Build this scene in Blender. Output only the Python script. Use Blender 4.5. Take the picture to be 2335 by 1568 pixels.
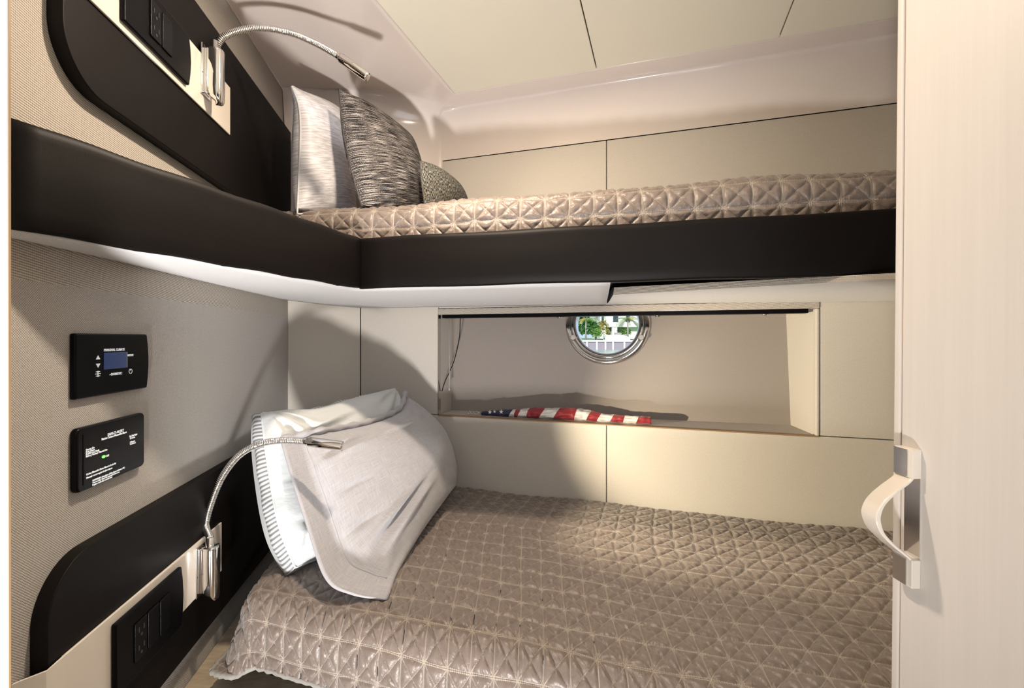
import bpy, bmesh, math, random
import numpy as np
from mathutils import Vector, Matrix, noise
random.seed(7); np.random.seed(7)
S = bpy.context.scene; C = S.collection
for o in list(bpy.data.objects): bpy.data.objects.remove(o)
# ------------------------------------------------------------------ camera, light, exposure
FP, CX, HY = 1040.0, 1167.5, 770.0            # focal length and principal point in photo pixels
cd = bpy.data.cameras.new('camera'); cam = bpy.data.objects.new('camera', cd); C.objects.link(cam)
cam.location = (0, 0, 0); cam.rotation_euler = (math.pi/2, 0, 0)
cd.sensor_width = 36; cd.lens = 36*FP/2335; cd.shift_y = -(784-HY)/2335; cd.clip_start = 0.02; cd.clip_end = 500
S.camera = cam
S.view_settings.view_transform = 'Standard'; S.view_settings.look = 'None'
S.view_settings.gamma = 1; S.view_settings.exposure = 0.0; S.view_settings.use_curve_mapping = False
W = bpy.data.worlds.new('sky'); S.world = W; W.use_nodes = True
wn = W.node_tree; bgn = wn.nodes['Background']
bgn.inputs[0].default_value = (0.62, 0.78, 1.0, 1); bgn.inputs[1].default_value = 1.0
def light(name, kind, loc, target, power, color, **k):
    l = bpy.data.lights.new(name, kind); l.energy = power; l.color = color
    for a, b in k.items(): setattr(l, a, b)
    o = bpy.data.objects.new(name, l); C.objects.link(o); o.location = loc
    o.rotation_euler = (Vector(target)-Vector(loc)).to_track_quat('-Z', 'Y').to_euler()
    return o
WARM = (1.0, 0.72, 0.44); NEUT = (1.0, 0.93, 0.87); COOL = (0.88, 0.93, 1.0)
light('sun', 'SUN', (0, -10, 30), (0.25*40, 40, 0), 3.4, (1, .95, .88), angle=0.01)
light('step_light', 'AREA', (-0.20, -0.22, -0.95), (-0.64, 1.40, 0.52), 18, (1, .965, .94), shape='DISK', size=0.12, spread=1.9)
light('cabin_fill', 'AREA', (0.16, -0.55, 0.25), (-0.3, 1.4, -0.05), 5.2, COOL, shape='RECTANGLE', size=0.6, size_y=0.8)  # unseen soft fill added behind the camera to brighten the cabin
light('downlight_a', 'AREA', (-0.16, 0.92, 0.865), (-0.16, 0.93, -1.0), 15, (1.0, .82, .64), shape='DISK', size=0.06)
light('downlight_b', 'AREA', (0.42, 0.55, 0.865), (0.42, 0.6, -1.0), 1.2, (1.0, .80, .52), shape='DISK', size=0.06)

# ------------------------------------------------------------------ helpers
def V(*a): return Vector(a)
def pt(px, py, Y): return V((px-CX)/FP*Y, Y, (HY-py)/FP*Y)
def tag(o, label=None, cat=None, group=None, kind=None):
    if label: o['label'] = label
    if cat: o['category'] = cat
    if group: o['group'] = group
    if kind: o['kind'] = kind
    return o
def link(name, me, mats, parent=None):
    o = bpy.data.objects.new(name, me); C.objects.link(o)
    for m in (mats if isinstance(mats, (list, tuple)) else [mats]): me.materials.append(m)
    if parent:
        o.parent = parent; o.matrix_parent_inverse = Matrix.Translation(-Vector(parent.location))
    return o
def empty(name, loc=(0, 0, 0)):
    o = bpy.data.objects.new(name, None); C.objects.link(o); o.location = loc; o.empty_display_size = .05
    return o
def mesh(name, verts, faces, mat, parent=None, smooth=False, uvs=None, mi=None, bevel=0, seg=3, auto=False):
    me = bpy.data.meshes.new(name); me.from_pydata([tuple(v) for v in verts], [], faces)
    if uvs is not None:
        ul = me.uv_layers.new(name='UVMap')
        idx = np.empty(len(me.loops), dtype=np.int32); me.loops.foreach_get('vertex_index', idx)
        ul.data.foreach_set('uv', np.asarray(uvs, dtype=np.float32)[idx].ravel())
    if mi is not None: me.polygons.foreach_set('material_index', mi)
    me.polygons.foreach_set('use_smooth', [smooth]*len(me.polygons))
    me.update(); o = link(name, me, mat, parent)
    bm = bmesh.new(); bm.from_mesh(me); bmesh.ops.recalc_face_normals(bm, faces=bm.faces); bm.to_mesh(me); bm.free()
    if bevel:
        b = o.modifiers.new('bevel', 'BEVEL'); b.width = bevel; b.segments = seg; b.limit_method = 'ANGLE'; b.angle_limit = math.radians(40)
        b.harden_normals = False
        me.polygons.foreach_set('use_smooth', [True]*len(me.polygons))
        try:
            w = o.modifiers.new('wn', 'WEIGHTED_NORMAL'); w.keep_sharp = True
        except Exception: pass
    return o
class Frame:
    def __init__(s, o, ax, n, up=(0, 0, 1)): s.o, s.ax, s.n, s.up = Vector(o), Vector(ax).normalized(), Vector(n).normalized(), Vector(up).normalized()
    def __call__(s, t, z, d=0.0): return s.o + s.ax*t + s.up*z + s.n*d
def prism(name, fr, pts, d0, d1, mat, parent=None, bevel=0, seg=3, smooth=False):
    n = len(pts); v = [fr(p[0], p[1], d0) for p in pts] + [fr(p[0], p[1], d1) for p in pts]
    uv = [(p[0]+d0, p[1]+d0) for p in pts] + [(p[0]+d1, p[1]+d1) for p in pts]
    f = [list(range(n)), list(range(2*n-1, n-1, -1))] + [[i, (i+1) % n, n+(i+1) % n, n+i] for i in range(n)]
    return mesh(name, v, f, mat, parent, uvs=uv, bevel=bevel, seg=seg, smooth=smooth)
def fbox(name, fr, t0, t1, z0, z1, d0, d1, mat, parent=None, bevel=0, seg=3):
    return prism(name, fr, [(t0, z0), (t1, z0), (t1, z1), (t0, z1)], d0, d1, mat, parent, bevel, seg)
def rrect(t0, t1, z0, z1, r, n=8):
    if not isinstance(r, (list, tuple)): r = [r]*4
    out = []
    for (cx, cz, a, rr) in ((t1, z0, -90, r[0]), (t1, z1, 0, r[1]), (t0, z1, 90, r[2]), (t0, z0, 180, r[3])):
        sx = -1 if cx == t1 else 1; sz = 1 if cz == z0 else -1
        for i in range(n+1):
            th = math.radians(a+90*i/n); out.append((cx+sx*rr+rr*math.cos(th), cz+sz*rr+rr*math.sin(th)))
            if rr < 1e-6: break
    return out
def catmull(P, n=12):
    P = [Vector(p) for p in P]; Q = [P[0]*2-P[1]] + P + [P[-1]*2-P[-2]]; out = []
    for i in range(1, len(Q)-2):
        a, b, c, d = Q[i-1:i+3]
        for k in range(n):
            t = k/n; out.append(0.5*((2*b)+(c-a)*t+(2*a-5*b+4*c-d)*t*t+(3*b-a-3*c+d)*t**3))
    out.append(P[-1]); return out
def tube(name, path, rad, mat, parent=None, nseg=12, cap=True, smooth=True, squash=None):
    path = [Vector(p) for p in path]; n = len(path); v = []; f = []
    tans = [(path[min(i+1, n-1)]-path[max(i-1, 0)]).normalized() for i in range(n)]
    up = Vector((0, 0, 1)) if abs(tans[0].z) < .9 else Vector((1, 0, 0))
    nx = (up-tans[0]*up.dot(tans[0])).normalized()
    for i in range(n):
        nx = (nx-tans[i]*nx.dot(tans[i])).normalized(); ny = tans[i].cross(nx)
        r = rad(i) if callable(rad) else (rad[i] if hasattr(rad, '__len__') else rad)
        for k in range(nseg):
            a = 2*math.pi*k/nseg; v.append(path[i]+nx*(r*math.cos(a)*(squash or 1))+ny*(r*math.sin(a)))
    for i in range(n-1):
        for k in range(nseg):
            a, b = i*nseg+k, i*nseg+(k+1) % nseg; f.append([a, b, b+nseg, a+nseg])
    if cap: f.append(list(range(nseg))[::-1]); f.append([(n-1)*nseg+k for k in range(nseg)])
    o = mesh(name, v, f, mat, parent, smooth=smooth)
    if cap and smooth:
        o.data.polygons[len(f)-1].use_smooth = False; o.data.polygons[len(f)-2].use_smooth = False
    return o
def resample(path, step):
    path = [Vector(p) for p in path]; out = [path[0].copy()]; acc = 0
    for a, b in zip(path, path[1:]):
        L = (b-a).length; d = step-acc
        while d <= L: out.append(a.lerp(b, d/L)); d += step
        acc = (acc+L) % step if L >= 0 else acc
        acc = L-(d-step)
    return out

# ------------------------------------------------------------------ materials
def mat(name, color, rough=.5, metal=0.0, spec=.5, coat=0.0, sheen=0.0, emit=None, es=0.0, trans=0.0, alpha=1.0):
    m = bpy.data.materials.new(name); m.use_nodes = True; p = m.node_tree.nodes['Principled BSDF']
    p.inputs['Base Color'].default_value = (*color, 1); p.inputs['Roughness'].default_value = rough
    p.inputs['Metallic'].default_value = metal; p.inputs['Specular IOR Level'].default_value = spec
    p.inputs['Coat Weight'].default_value = coat; p.inputs['Coat Roughness'].default_value = .06
    p.inputs['Sheen Weight'].default_value = sheen; p.inputs['Transmission Weight'].default_value = trans
    if emit: p.inputs['Emission Color'].default_value = (*emit, 1); p.inputs['Emission Strength'].default_value = es
    return m
class N:
    def __init__(s, m): s.t = m.node_tree; s.p = s.t.nodes['Principled BSDF']
    def new(s, k, **a):
        n = s.t.nodes.new(k)
        for x, y in a.items(): setattr(n, x, y)
        return n
    def set(s, sock, v):
        if hasattr(v, 'is_output') or isinstance(v, bpy.types.NodeSocket): s.t.links.new(v, sock)
        else: sock.default_value = v
    def math(s, op, a, b=0.0, c=0.0):
        n = s.new('ShaderNodeMath', operation=op)
        for i, x in enumerate((a, b, c)): s.set(n.inputs[i], x)
        return n.outputs[0]
    def uv(s):
        n = s.new('ShaderNodeTexCoord'); q = s.new('ShaderNodeSeparateXYZ'); s.t.links.new(n.outputs['UV'], q.inputs[0]); return n.outputs['UV'], q.outputs[0], q.outputs[1]
    def obj(s):
        return s.new('ShaderNodeTexCoord').outputs['Object']
    def noise(s, vec, scale, detail=2, rough=.5, stretch=None):
        if stretch:
            mp = s.new('ShaderNodeMapping'); s.t.links.new(vec, mp.inputs[0]); mp.inputs['Scale'].default_value = stretch; vec = mp.outputs[0]
        n = s.new('ShaderNodeTexNoise'); s.t.links.new(vec, n.inputs['Vector']); n.inputs['Scale'].default_value = scale
        n.inputs['Detail'].default_value = detail; n.inputs['Roughness'].default_value = rough; return n.outputs['Fac']
    def ramp(s, fac, stops):
        n = s.new('ShaderNodeValToRGB'); s.set(n.inputs[0], fac); e = n.color_ramp.elements
        while len(e) < len(stops): e.new(.5)
        for q, (p, c) in zip(e, stops): q.position = p; q.color = (*c, 1)
        return n.outputs[0]
    def bump(s, h, strength=.3, dist=.001, prev=None):
        n = s.new('ShaderNodeBump'); s.set(n.inputs['Height'], h); n.inputs['Strength'].default_value = strength; n.inputs['Distance'].default_value = dist
        if prev: s.t.links.new(prev, n.inputs['Normal'])
        s.t.links.new(n.outputs[0], s.p.inputs['Normal']); return n.outputs[0]
    def color(s, c): s.t.links.new(c, s.p.inputs['Base Color'])
def fabric(name, lo, hi, pitch=.0030, ribs=False, bs=.6):
    m = mat(name, hi, .9, spec=.2, sheen=.15); n = N(m); uv, u, v = n.uv(); k = 2*math.pi/pitch
    if ribs:
        h = n.math('ADD', n.math('MULTIPLY', n.math('SINE', n.math('MULTIPLY', n.math('ADD', v, n.math('MULTIPLY', u, .12)), k)), .4), n.math('MULTIPLY', n.math('SINE', n.math('MULTIPLY', u, k*1.1)), .13))
    else:
        h = n.math('MULTIPLY', n.math('MULTIPLY', n.math('SINE', n.math('MULTIPLY', u, k*.8)), n.math('SINE', n.math('MULTIPLY', v, k*.8))), .5)
    h = n.math('ADD', h, .5)
    g = n.noise(uv, 260, 2); h2 = n.math('ADD', n.math('MULTIPLY', h, .75), n.math('MULTIPLY', g, .35))
    n.color(n.ramp(h2, [(.12, lo), (.8, hi)])); n.bump(h, bs, .0008); return m
M = {}
M['fab'] = fabric('wall_fabric', (.17, .155, .145), (.56, .53, .495))
M['fabrib'] = fabric('ribbed_wall_fabric', (.17, .15, .13), (.56, .51, .45), .0036, True)
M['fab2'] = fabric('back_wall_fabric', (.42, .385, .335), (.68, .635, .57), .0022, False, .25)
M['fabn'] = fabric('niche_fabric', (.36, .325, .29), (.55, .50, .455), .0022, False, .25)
M['nback'] = fabric('shaded_niche_back_fabric', (.235, .205, .185), (.36, .32, .29), .0022, False, .25)  # darker copy of the wall fabric; the niche's shade is put into its colour
M['under'] = fabric('underside_fabric', (.45, .44, .44), (.62, .615, .62), .0022, False, .25)
def leather():
    m = mat('dark_leather', (.0048, .0034, .003), .52, spec=.16); n = N(m); c = n.obj()
    a = n.noise(c, 900, 3); b = n.noise(c, 14, 2); n.bump(a, .25, .0006, n.bump(b, .15, .004)); return m
M['leather'] = leather()
M['gel'] = mat('glossy_liner', (.70, .62, .57), .16, spec=.5, coat=.4)
M['ceil'] = mat('ceiling_vinyl', (.74, .70, .58), .5, spec=.3)
_n = N(M['ceil']); _n.bump(_n.noise(_n.obj(), 700, 2), .08, .0005)
M['dark'] = mat('dark_gap', (.02, .018, .015), .8)
M['cream'] = mat('cream_gloss', (.72, .66, .58), .18, coat=.5)
M['black'] = mat('black_plastic', (.002, .002, .0024), .35, spec=.10)
M['blackg'] = mat('black_gloss', (.002, .002, .003), .25, spec=.14)
M['chrome'] = mat('chrome', (.82, .80, .78), .08, metal=1)
M['steel'] = mat('polished_steel', (.75, .74, .73), .12, metal=1)
M['txt'] = mat('white_print', (.85, .88, .9), .5, emit=(.8, .9, 1), es=.25)
M['screen'] = mat('blue_screen', (.01, .02, .06), .15, emit=(.02, .06, .2), es=.35)
M['green'] = mat('green_led', (.1, .9, .1), .3, emit=(.15, 1, .1), es=2.5)
M['led'] = mat('led_lens', (1, .9, .7), .3, emit=(1, .85, .6), es=14)
def wood(name, lo, hi, sc=(60, 60, 1.2)):
    m = mat(name, hi, .45, spec=.3); n = N(m); g = n.noise(n.obj(), 3.0, 5, .6, sc); g2 = n.noise(n.obj(), 1.2, 2, .5, (30, 30, .5))
    f = n.math('ADD', n.math('MULTIPLY', g, .6), n.math('MULTIPLY', g2, .4)); n.color(n.ramp(f, [(.3, lo), (.7, hi)])); n.bump(g, .06, .0005); return m
M['veneer'] = wood('bleached_veneer', (.60, .56, .52), (.64, .60, .56))
M['oak'] = wood('oak_ledge', (.34, .27, .19), (.50, .42, .32), (8, 60, 60))
M['jamb'] = mat('white_jamb', (.80, .84, .84), .35)
M['brown'] = mat('brown_edge', (.30, .19, .10), .5)
def satin():
    m = mat('quilted_satin', (.30, .24, .20), .42, spec=.5, sheen=.3); n = N(m); uv, u, v = n.uv(); mt = n.math
    wob = mt('ADD', mt('MULTIPLY', mt('SINE', mt('ADD', mt('MULTIPLY', u, .9), mt('MULTIPLY', v, .5))), .035), mt('MULTIPLY', mt('SINE', mt('SUBTRACT', mt('MULTIPLY', v, 1.3), mt('MULTIPLY', u, .7))), .03))
    u2 = mt('ADD', u, wob); v2 = mt('ADD', v, mt('MULTIPLY', wob, .8))
    dl = lambda x: mt('ABSOLUTE', mt('SUBTRACT', x, mt('ROUND', x)))
    d1 = mt('ABSOLUTE', mt('SUBTRACT', dl(u2), .028)); d2 = mt('ABSOLUTE', mt('SUBTRACT', dl(v2), .028))
    d3 = mt('MULTIPLY', dl(mt('ADD', u2, v2)), .707); d4 = mt('MULTIPLY', dl(mt('SUBTRACT', u2, v2)), .707)
    dash = mt('MULTIPLY', mt('SINE', mt('MULTIPLY', u, 75.0)), .006)
    d = mt('MINIMUM', mt('MINIMUM', d1, mt('ADD', d2, dash)), mt('MINIMUM', d3, d4))
    th = mt('SUBTRACT', 1.0, mt('SMOOTH_MIN', mt('DIVIDE', d, .026), 1.0, .05)); th = mt('MAXIMUM', th, 0.0)
    b = n.noise(uv, 2.8, 3, .6); base = n.ramp(b, [(.3, (.150, .116, .097)), (.7, (.190, .150, .126))])
    mx = n.new('ShaderNodeMix', data_type='RGBA'); n.t.links.new(mt('MULTIPLY', th, .6), mx.inputs[0]); n.t.links.new(base, mx.inputs[6]); mx.inputs[7].default_value = (.58, .50, .41, 1)
    n.color(mx.outputs[2])
    n.set(n.p.inputs['Roughness'], mt('ADD', .43, mt('MULTIPLY', th, .35)))
    gnode = n.new('ShaderNodeTexNoise'); n.t.links.new(uv, gnode.inputs[0]); gnode.inputs['Scale'].default_value = 3.2; gnode.inputs['Detail'].default_value = 4; gnode.inputs['Distortion'].default_value = 1.2
    n.bump(th, .6, .0012, n.bump(gnode.outputs[0], .38, .007))
    return m
M['satin'] = satin()
M['bind'] = mat('grey_binding', (.27, .26, .24), .7, sheen=.2)
def linen():
    m = mat('grey_linen', (.50, .49, .52), .85, spec=.2, sheen=.3); n = N(m); c, u, v = n.uv()
    g = n.noise(c, 6, 3, .6, (90, 4, 4)); g2 = n.noise(c, 6, 3, .6, (4, 90, 4)); f = n.math('MULTIPLY', n.math('ADD', g, g2), .5)
    n.color(n.ramp(f, [(.35, (.33, .325, .35)), (.62, (.47, .465, .49))])); b1 = n.bump(f, .35, .0012); gn = n.new('ShaderNodeTexNoise'); n.t.links.new(c, gn.inputs[0]); gn.inputs['Scale'].default_value = 7; gn.inputs['Detail'].default_value = 3; gn.inputs['Distortion'].default_value = .8; n.bump(f, .35, .0012, n.bump(gn.outputs[0], .3, .01)); return m
M['linen'] = linen()
M['white'] = mat('white_cotton', (.60, .625, .63), .7, spec=.25, sheen=.2)
_n = N(M['white']); _n.bump(_n.noise(_n.obj(), 9, 4, .6, (1, 1, 2.2)), .45, .012)
def striped(name, axis, per, lo, hi, wob=0.15):
    m = mat(name, hi, .75); n = N(m); c, u, v = n.uv(); q = n.noise(c, 14, 2)
    a = (u, v)[axis]; w = n.math('SINE', n.math('MULTIPLY', n.math('ADD', a, n.math('MULTIPLY', q, wob*per*6)), 2*math.pi/per))
    f = n.math('ADD', n.math('MULTIPLY', w, .5), .5); n.color(n.ramp(f, [(.15, lo), (.75, hi)])); n.bump(f, .4, .002); return m
M['gusset'] = striped('striped_gusset', 1, .0105, (.20, .21, .22), (.62, .64, .65), .12)
M['shamstripe'] = mat('silver_satin', (.66, .65, .68), .42, spec=.4, sheen=.2)
_n = N(M['shamstripe']); _uv, _u, _v = _n.uv(); _g = _n.noise(_uv, 6, 3, .6, (2.0, 26, 1)); _n.color(_n.ramp(_g, [(.38, (.50, .49, .52)), (.6, (.78, .77, .80))])); _n.bump(_g, .15, .003)
def boucle(name, dark, lite, sx, sy, thr):
    m = mat(name, lite, .95, spec=.1); n = N(m); c, u, v = n.uv()
    a = n.noise(c, 10, 3, .65, (sx, sy, 1)); b = n.noise(c, 420, 2, .7); f = n.math('ADD', n.math('MULTIPLY', a, .62), n.math('MULTIPLY', b, .38))
    n.color(n.ramp(f, [(thr-.05, dark), (thr, (.16, .145, .135)), (thr+.06, lite)])); n.bump(f, .8, .004); return m
M['boucle'] = boucle('striped_boucle', (.012, .011, .013), (.58, .54, .51), 1.1, 44, .535)
M['boucle2'] = boucle('flecked_boucle', (.014, .016, .014), (.42, .42, .35), 26, 4, .52)
M['red'] = mat('red_cloth', (.45, .01, .02), .7); M['fred'] = mat('flag_red', (.24, .006, .012), .55, sheen=.3)
M['fwhite'] = mat('flag_white', (.60, .57, .53), .55, sheen=.3); M['fblue'] = mat('flag_blue', (.012, .014, .05), .6, sheen=.2)
M['glass'] = mat('porthole_glass', (1, 1, 1), .0, trans=1.0); M['glass'].node_tree.nodes['Principled BSDF'].inputs['IOR'].default_value = 1.02
M['house'] = mat('white_stucco', (.85, .83, .78), .8); M['win'] = mat('dark_window', (.04, .06, .08), .2)
M['leafa'] = mat('palm_leaf', (.16, .30, .05), .6); M['leafb'] = mat('dry_palm_leaf', (.55, .40, .10), .6)
M['leafc'] = mat('shrub_leaf', (.08, .22, .04), .7); M['trunk'] = mat('palm_trunk', (.45, .42, .38), .9); M['leafd'] = mat('flowering_shrub_leaf', (.40, .34, .08), .7)
M['grass'] = mat('lawn', (.12, .30, .06), .9); M['water'] = mat('canal_water', (.35, .42, .33), .25); M['conc'] = mat('seawall_concrete', (.35, .31, .36), .9)
M['cap'] = mat('white_cap', (.85, .85, .82), .8); M['boatw'] = mat('boat_white', (.9, .9, .9), .3)
M['floor'] = wood('floor_wood', (.25, .18, .12), (.36, .28, .20), (6, 60, 60)); M['plain'] = mat('off_white_panel', (.72, .69, .65), .5)

# ------------------------------------------------------------------ frames of the cabin
LF = Frame((-.66, .683, 0), (-.158, .987, 0), (.987, .158, 0))          # left wall (t along, z, d out of the wall)
WD = Vector((.954, -.299, 0)).normalized(); WN = Vector((-.299, -.954, 0)).normalized()   # long wall direction and room normal
BW0 = Vector((.328, 1.58, 0))
def meet(px, o, d):                       # horizontal ray through a photo column met with a vertical plane through o along d
    r = (px-CX)/FP; return (r*o.y-o.x)/(d.x-r*d.y)
t822 = meet(822, BW0, WD); BO = BW0 + WD*t822
BF = Frame(BO, WD, WN)                    # back wall frame, t = 0 at the corner seam
def bs(px): return meet(px, BW0, WD)-t822
def lt(px): return meet(px, LF.o, LF.ax)
WALL = -.02
def wl(t, z, d=0): return LF(t, z, WALL+d)
tc = meet(656, LF(0, 0, WALL), LF.ax); LC = LF(tc, 0, WALL)
CD = (BO-LC).normalized(); CF = Frame(LC, CD, (CD.y, -CD.x, 0)); CL = (BO-LC).length
ZT = .685

# ------------------------------------------------------------------ structure
wleft = tag(fbox('wall_left', LF, -.35, tc+.02, -1.15, .08, WALL-.03, WALL, M['fab']), kind='structure')
fbox('upper_lining', LF, -.35, tc+.02, .08, .93, WALL-.03, WALL, M['fabrib'], wleft)
wc = tag(fbox('wall_corner', CF, 0, CL, -1.15, ZT, -.03, -.004, M['dark']), kind='structure')
fbox('fabric_panel', CF, .001, CL-.001, -1.15, .16, -.004, 0, M['fab2'], wc, .002)
fbox('fabric_panel', CF, .001, CL-.001, .163, ZT, -.004, 0, M['fab2'], wc, .002)
wb = tag(empty('wall_back', BO), kind='structure')
s0, s1 = bs(1000), bs(1859); sm = bs(1383); SE = bs(2033)+.25; NZ0, NZ1 = -.299, .090
g = .0012
for (a, b, c, d) in ((0, sm, -1.15, NZ0), (sm, SE, -1.15, NZ0), (0, s0, NZ0, .13), (s1+.012, SE, NZ0, .13), (s0, s1+.012, .113, .13), (0, sm, .13, ZT), (sm, SE, .13, ZT)):
    fbox('fabric_panel', BF, a+g, b-g, c+g, d-g, -.012, 0, M['fab2'], wb, .0022)
for (a, b, c, d) in ((-.02, s0-.001, -1.15, ZT), (s1+.012, SE, -1.15, ZT), (s0-.001, s1+.012, -1.15, NZ0-.006), (s0-.001, s1+.012, .113, ZT)):
    fbox('backing', BF, a, b, c, d, -.03, -.0125, M['dark'], wb)
# niche lip
fr = tag(empty('trim_1', BF((s0+s1)/2, NZ1)), kind='structure')
fbox('top_lip', BF, s0-.002, s1+.011, NZ1, .113, -.035, .004, M['fabrib'], fr, .003)
fbox('side_lip', BF, s1, s1+.011, NZ0, NZ1, -.035, .003, M['fab2'], fr, .004)
fbox('side_lip', BF, s0-.003, s0, NZ0, NZ1, -.02, .0015, M['steel'], fr)
fbox('bottom_lip', BF, s0-.002, s1+.01, NZ0-.004, NZ0, -.02, .0018, M['brown'], fr, .0008)
# niche inner
NB0, NB1 = Vector((-.253, 1.89, 0)), Vector((.955, 1.565, 0)); ND = (NB1-NB0).normalized(); NL = (NB1-NB0).length
NNh = Vector((ND.y, -ND.x, 0))            # towards room
if NNh.y > 0: NNh = -NNh
NUP = (Vector((0, 0, .39))-NNh*.05).normalized(); NNN = ND.cross(NUP).normalized()
if NNN.y > 0: NNN = -NNN
NFm = Frame(NB0+V(0, 0, NZ0), ND, NNN, NUP)
ray = Vector(((1384-CX)/FP, 1, (HY-737)/FP)); k = (NFm.o.dot(NNN))/(ray.dot(NNN)); hc = ray*k
HT, HZ = (hc-NFm.o).dot(ND), (hc-NFm.o).dot(NUP)
def plate_hole(name, fr, t0, t1, z0, z1, r, d, m, parent=None, n=64):
    v = []; f = []; uv = []
    for i in range(n):
        a = 2*math.pi*i/n; c, s = math.cos(a), math.sin(a); cands = []
        if c > 1e-6: cands.append((t1-HT)/c)
        if c < -1e-6: cands.append((t0-HT)/c)
        if s > 1e-6: cands.append((z1-HZ)/s)
        if s < -1e-6: cands.append((z0-HZ)/s)
        R = min(cands); v += [fr(HT+r*c, HZ+r*s, d), fr(HT+R*c, HZ+R*s, d)]; uv += [(HT+r*c, HZ+r*s), (HT+R*c, HZ+R*s)]
    for i in range(n): j = (i+1) % n; f.append([2*i, 2*i+1, 2*j+1, 2*j])
    base = len(v)
    for (ct, cz) in ((t0, z0), (t1, z0), (t1, z1), (t0, z1)):
        v.append(fr(ct, cz, d)); uv.append((ct, cz))
        ang = math.atan2(cz-HZ, ct-HT) % (2*math.pi); i = int(ang/(2*math.pi)*n) % n; f.append([2*i+1, len(v)-1, 2*((i+1) % n)+1])
    return mesh(name, v, f, m, parent, uvs=uv)
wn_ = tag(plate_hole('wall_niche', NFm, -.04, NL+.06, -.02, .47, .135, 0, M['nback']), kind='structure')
plate_hole('hull_side', NFm, -1.0, NL+.9, -1.2, 1.2, .135, -.07, M['dark'], wn_)
ring = [(NFm(HT+.135*math.cos(a), HZ+.135*math.sin(a), dd), ) for dd in (0, -.07) for a in np.linspace(0, 2*math.pi, 49)[:-1]]
mesh('opening_sleeve', [r[0] for r in ring], [[i, (i+1) % 48, 48+(i+1) % 48, 48+i] for i in range(48)], M['plain'], wn_, smooth=True)
fl, frr = BF(s0, 0, -.02), BF(s1, 0, -.02)
def quad3(name, a, b, c, d, m, parent, su=1, sv=1):
    L1 = (b-a).length; L2 = (d-a).length
    return mesh(name, [a, b, c, d], [[0, 1, 2, 3]], m, parent, uvs=[(0, 0), (L1, 0), (L1, L2), (0, L2)])
zz = lambda p, z: Vector((p.x, p.y, z))
bl0, br0 = NFm(-.0, 0), NFm(NL, 0); bl1, br1 = NFm(0, .45), NFm(NL, .45)
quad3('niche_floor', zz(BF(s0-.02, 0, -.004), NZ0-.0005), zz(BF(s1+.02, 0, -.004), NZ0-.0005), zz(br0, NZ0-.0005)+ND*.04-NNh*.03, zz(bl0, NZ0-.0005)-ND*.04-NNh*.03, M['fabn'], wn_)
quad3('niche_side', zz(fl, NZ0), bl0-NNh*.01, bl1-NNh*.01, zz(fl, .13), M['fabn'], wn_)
quad3('niche_side', zz(frr, NZ0), br0-NNh*.01, br1-NNh*.01, zz(frr, .13), M['fab2'], wn_)
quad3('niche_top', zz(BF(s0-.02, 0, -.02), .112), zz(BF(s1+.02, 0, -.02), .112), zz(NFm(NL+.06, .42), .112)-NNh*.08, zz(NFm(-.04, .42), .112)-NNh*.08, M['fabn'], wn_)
# shell closing the boat around
def wbox(name, x0, x1, y0, y1, z0, z1, m, parent=None, bevel=0):
    F0 = Frame((0, 0, 0), (1, 0, 0), (0, 1, 0)); return fbox(name, F0, x0, x1, z0, z1, y0, y1, m, parent, bevel)
tag(wbox('floor', -1.4, 1.7, -1.5, 2.4, -1.2, -1.15, M['floor']), kind='structure')
tag(wbox('wall_rear', -1.4, 1.7, -1.5, -1.45, -1.2, 1.0, M['plain']), kind='structure')
tag(wbox('wall_right', 1.32, 1.37, -1.5, 2.0, -1.2, 1.0, M['fab2']), kind='structure')
tag(wbox('wall_passage', -1.4, -1.35, -1.5, 2.4, -1.2, 1.0, M['plain']), kind='structure')

# glossy liner above the upper bunk + ceiling
IC = Vector((-.209, 1.65, 0)); IL = Vector((-.31, -.951, 0)).normalized(); IR = Vector((.955, -.296, 0)).normalized()
CZ = .88
OC = BF(bs(1008), 0, .003)
secs = []
def sec(O, I, zo, r, n): secs.append((Vector(O), Vector(I), zo, r, n))
for q in np.linspace(0, 1, 8):
    O = LF(-.3+(tc-.06+.3)*q, 0, WALL+.001); I = IC+IL*(1.35*(1-q)+.05*q); sec(O, I, .915, .02+.10*q**3, 'l')
Pa = LF(tc-.02, 0, WALL+.001)
for q in list(np.linspace(.04, .97, 44))+[.985]:
    O = Pa.lerp(OC, q); O = O - Vector((0, .03, 0))*math.sin(math.pi*q); I = IC+IL*(.05*(1-q)); sec(O, I, .915-.035*q, .13*(1-q)**.5+.035, None)
for q in np.linspace(0, 1, 20):
    sec(OC+WD*(.004+1.5*q), IC+IR*(.012+1.45*q), CZ+.002, .012, 1)
v = []; f = []; NPF = 16
for (O, I, zo, r, _) in secs:
    L = (I-O).length; e = (I-O).normalized(); r = min(r, L*.8)
    zb_ = ZT if _ else .30; prof = [(0, zb_), (0, (zb_+zo-r)/2)] + [(r-r*math.cos(a), zo-r+r*math.sin(a)) for a in np.linspace(0, math.pi/2, 10)]
    if _ == 'l': prof = [(0, zo-.012+.001*i_) for i_ in range(12)]
    prof += [(r+(L-r)*x, zo+(CZ-zo)*x) for x in (.33, .66, .97)] + [(L, CZ-.0), (L, CZ+.02)]
    prof = prof[:NPF+1]
    for (a, b) in prof: v.append(O+e*a+V(0, 0, b))
m_ = len(prof)
for i in range(len(secs)-1):
    for j in range(m_-1): f.append([i*m_+j, i*m_+j+1, (i+1)*m_+j+1, (i+1)*m_+j])
ln = tag(mesh('trim_2', v, f, M['gel'], smooth=True), kind='structure')
ce = tag(wbox('ceiling', -1.4, 1.7, -1.5, 2.4, .93, .97, M['plain']), kind='structure')
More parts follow.
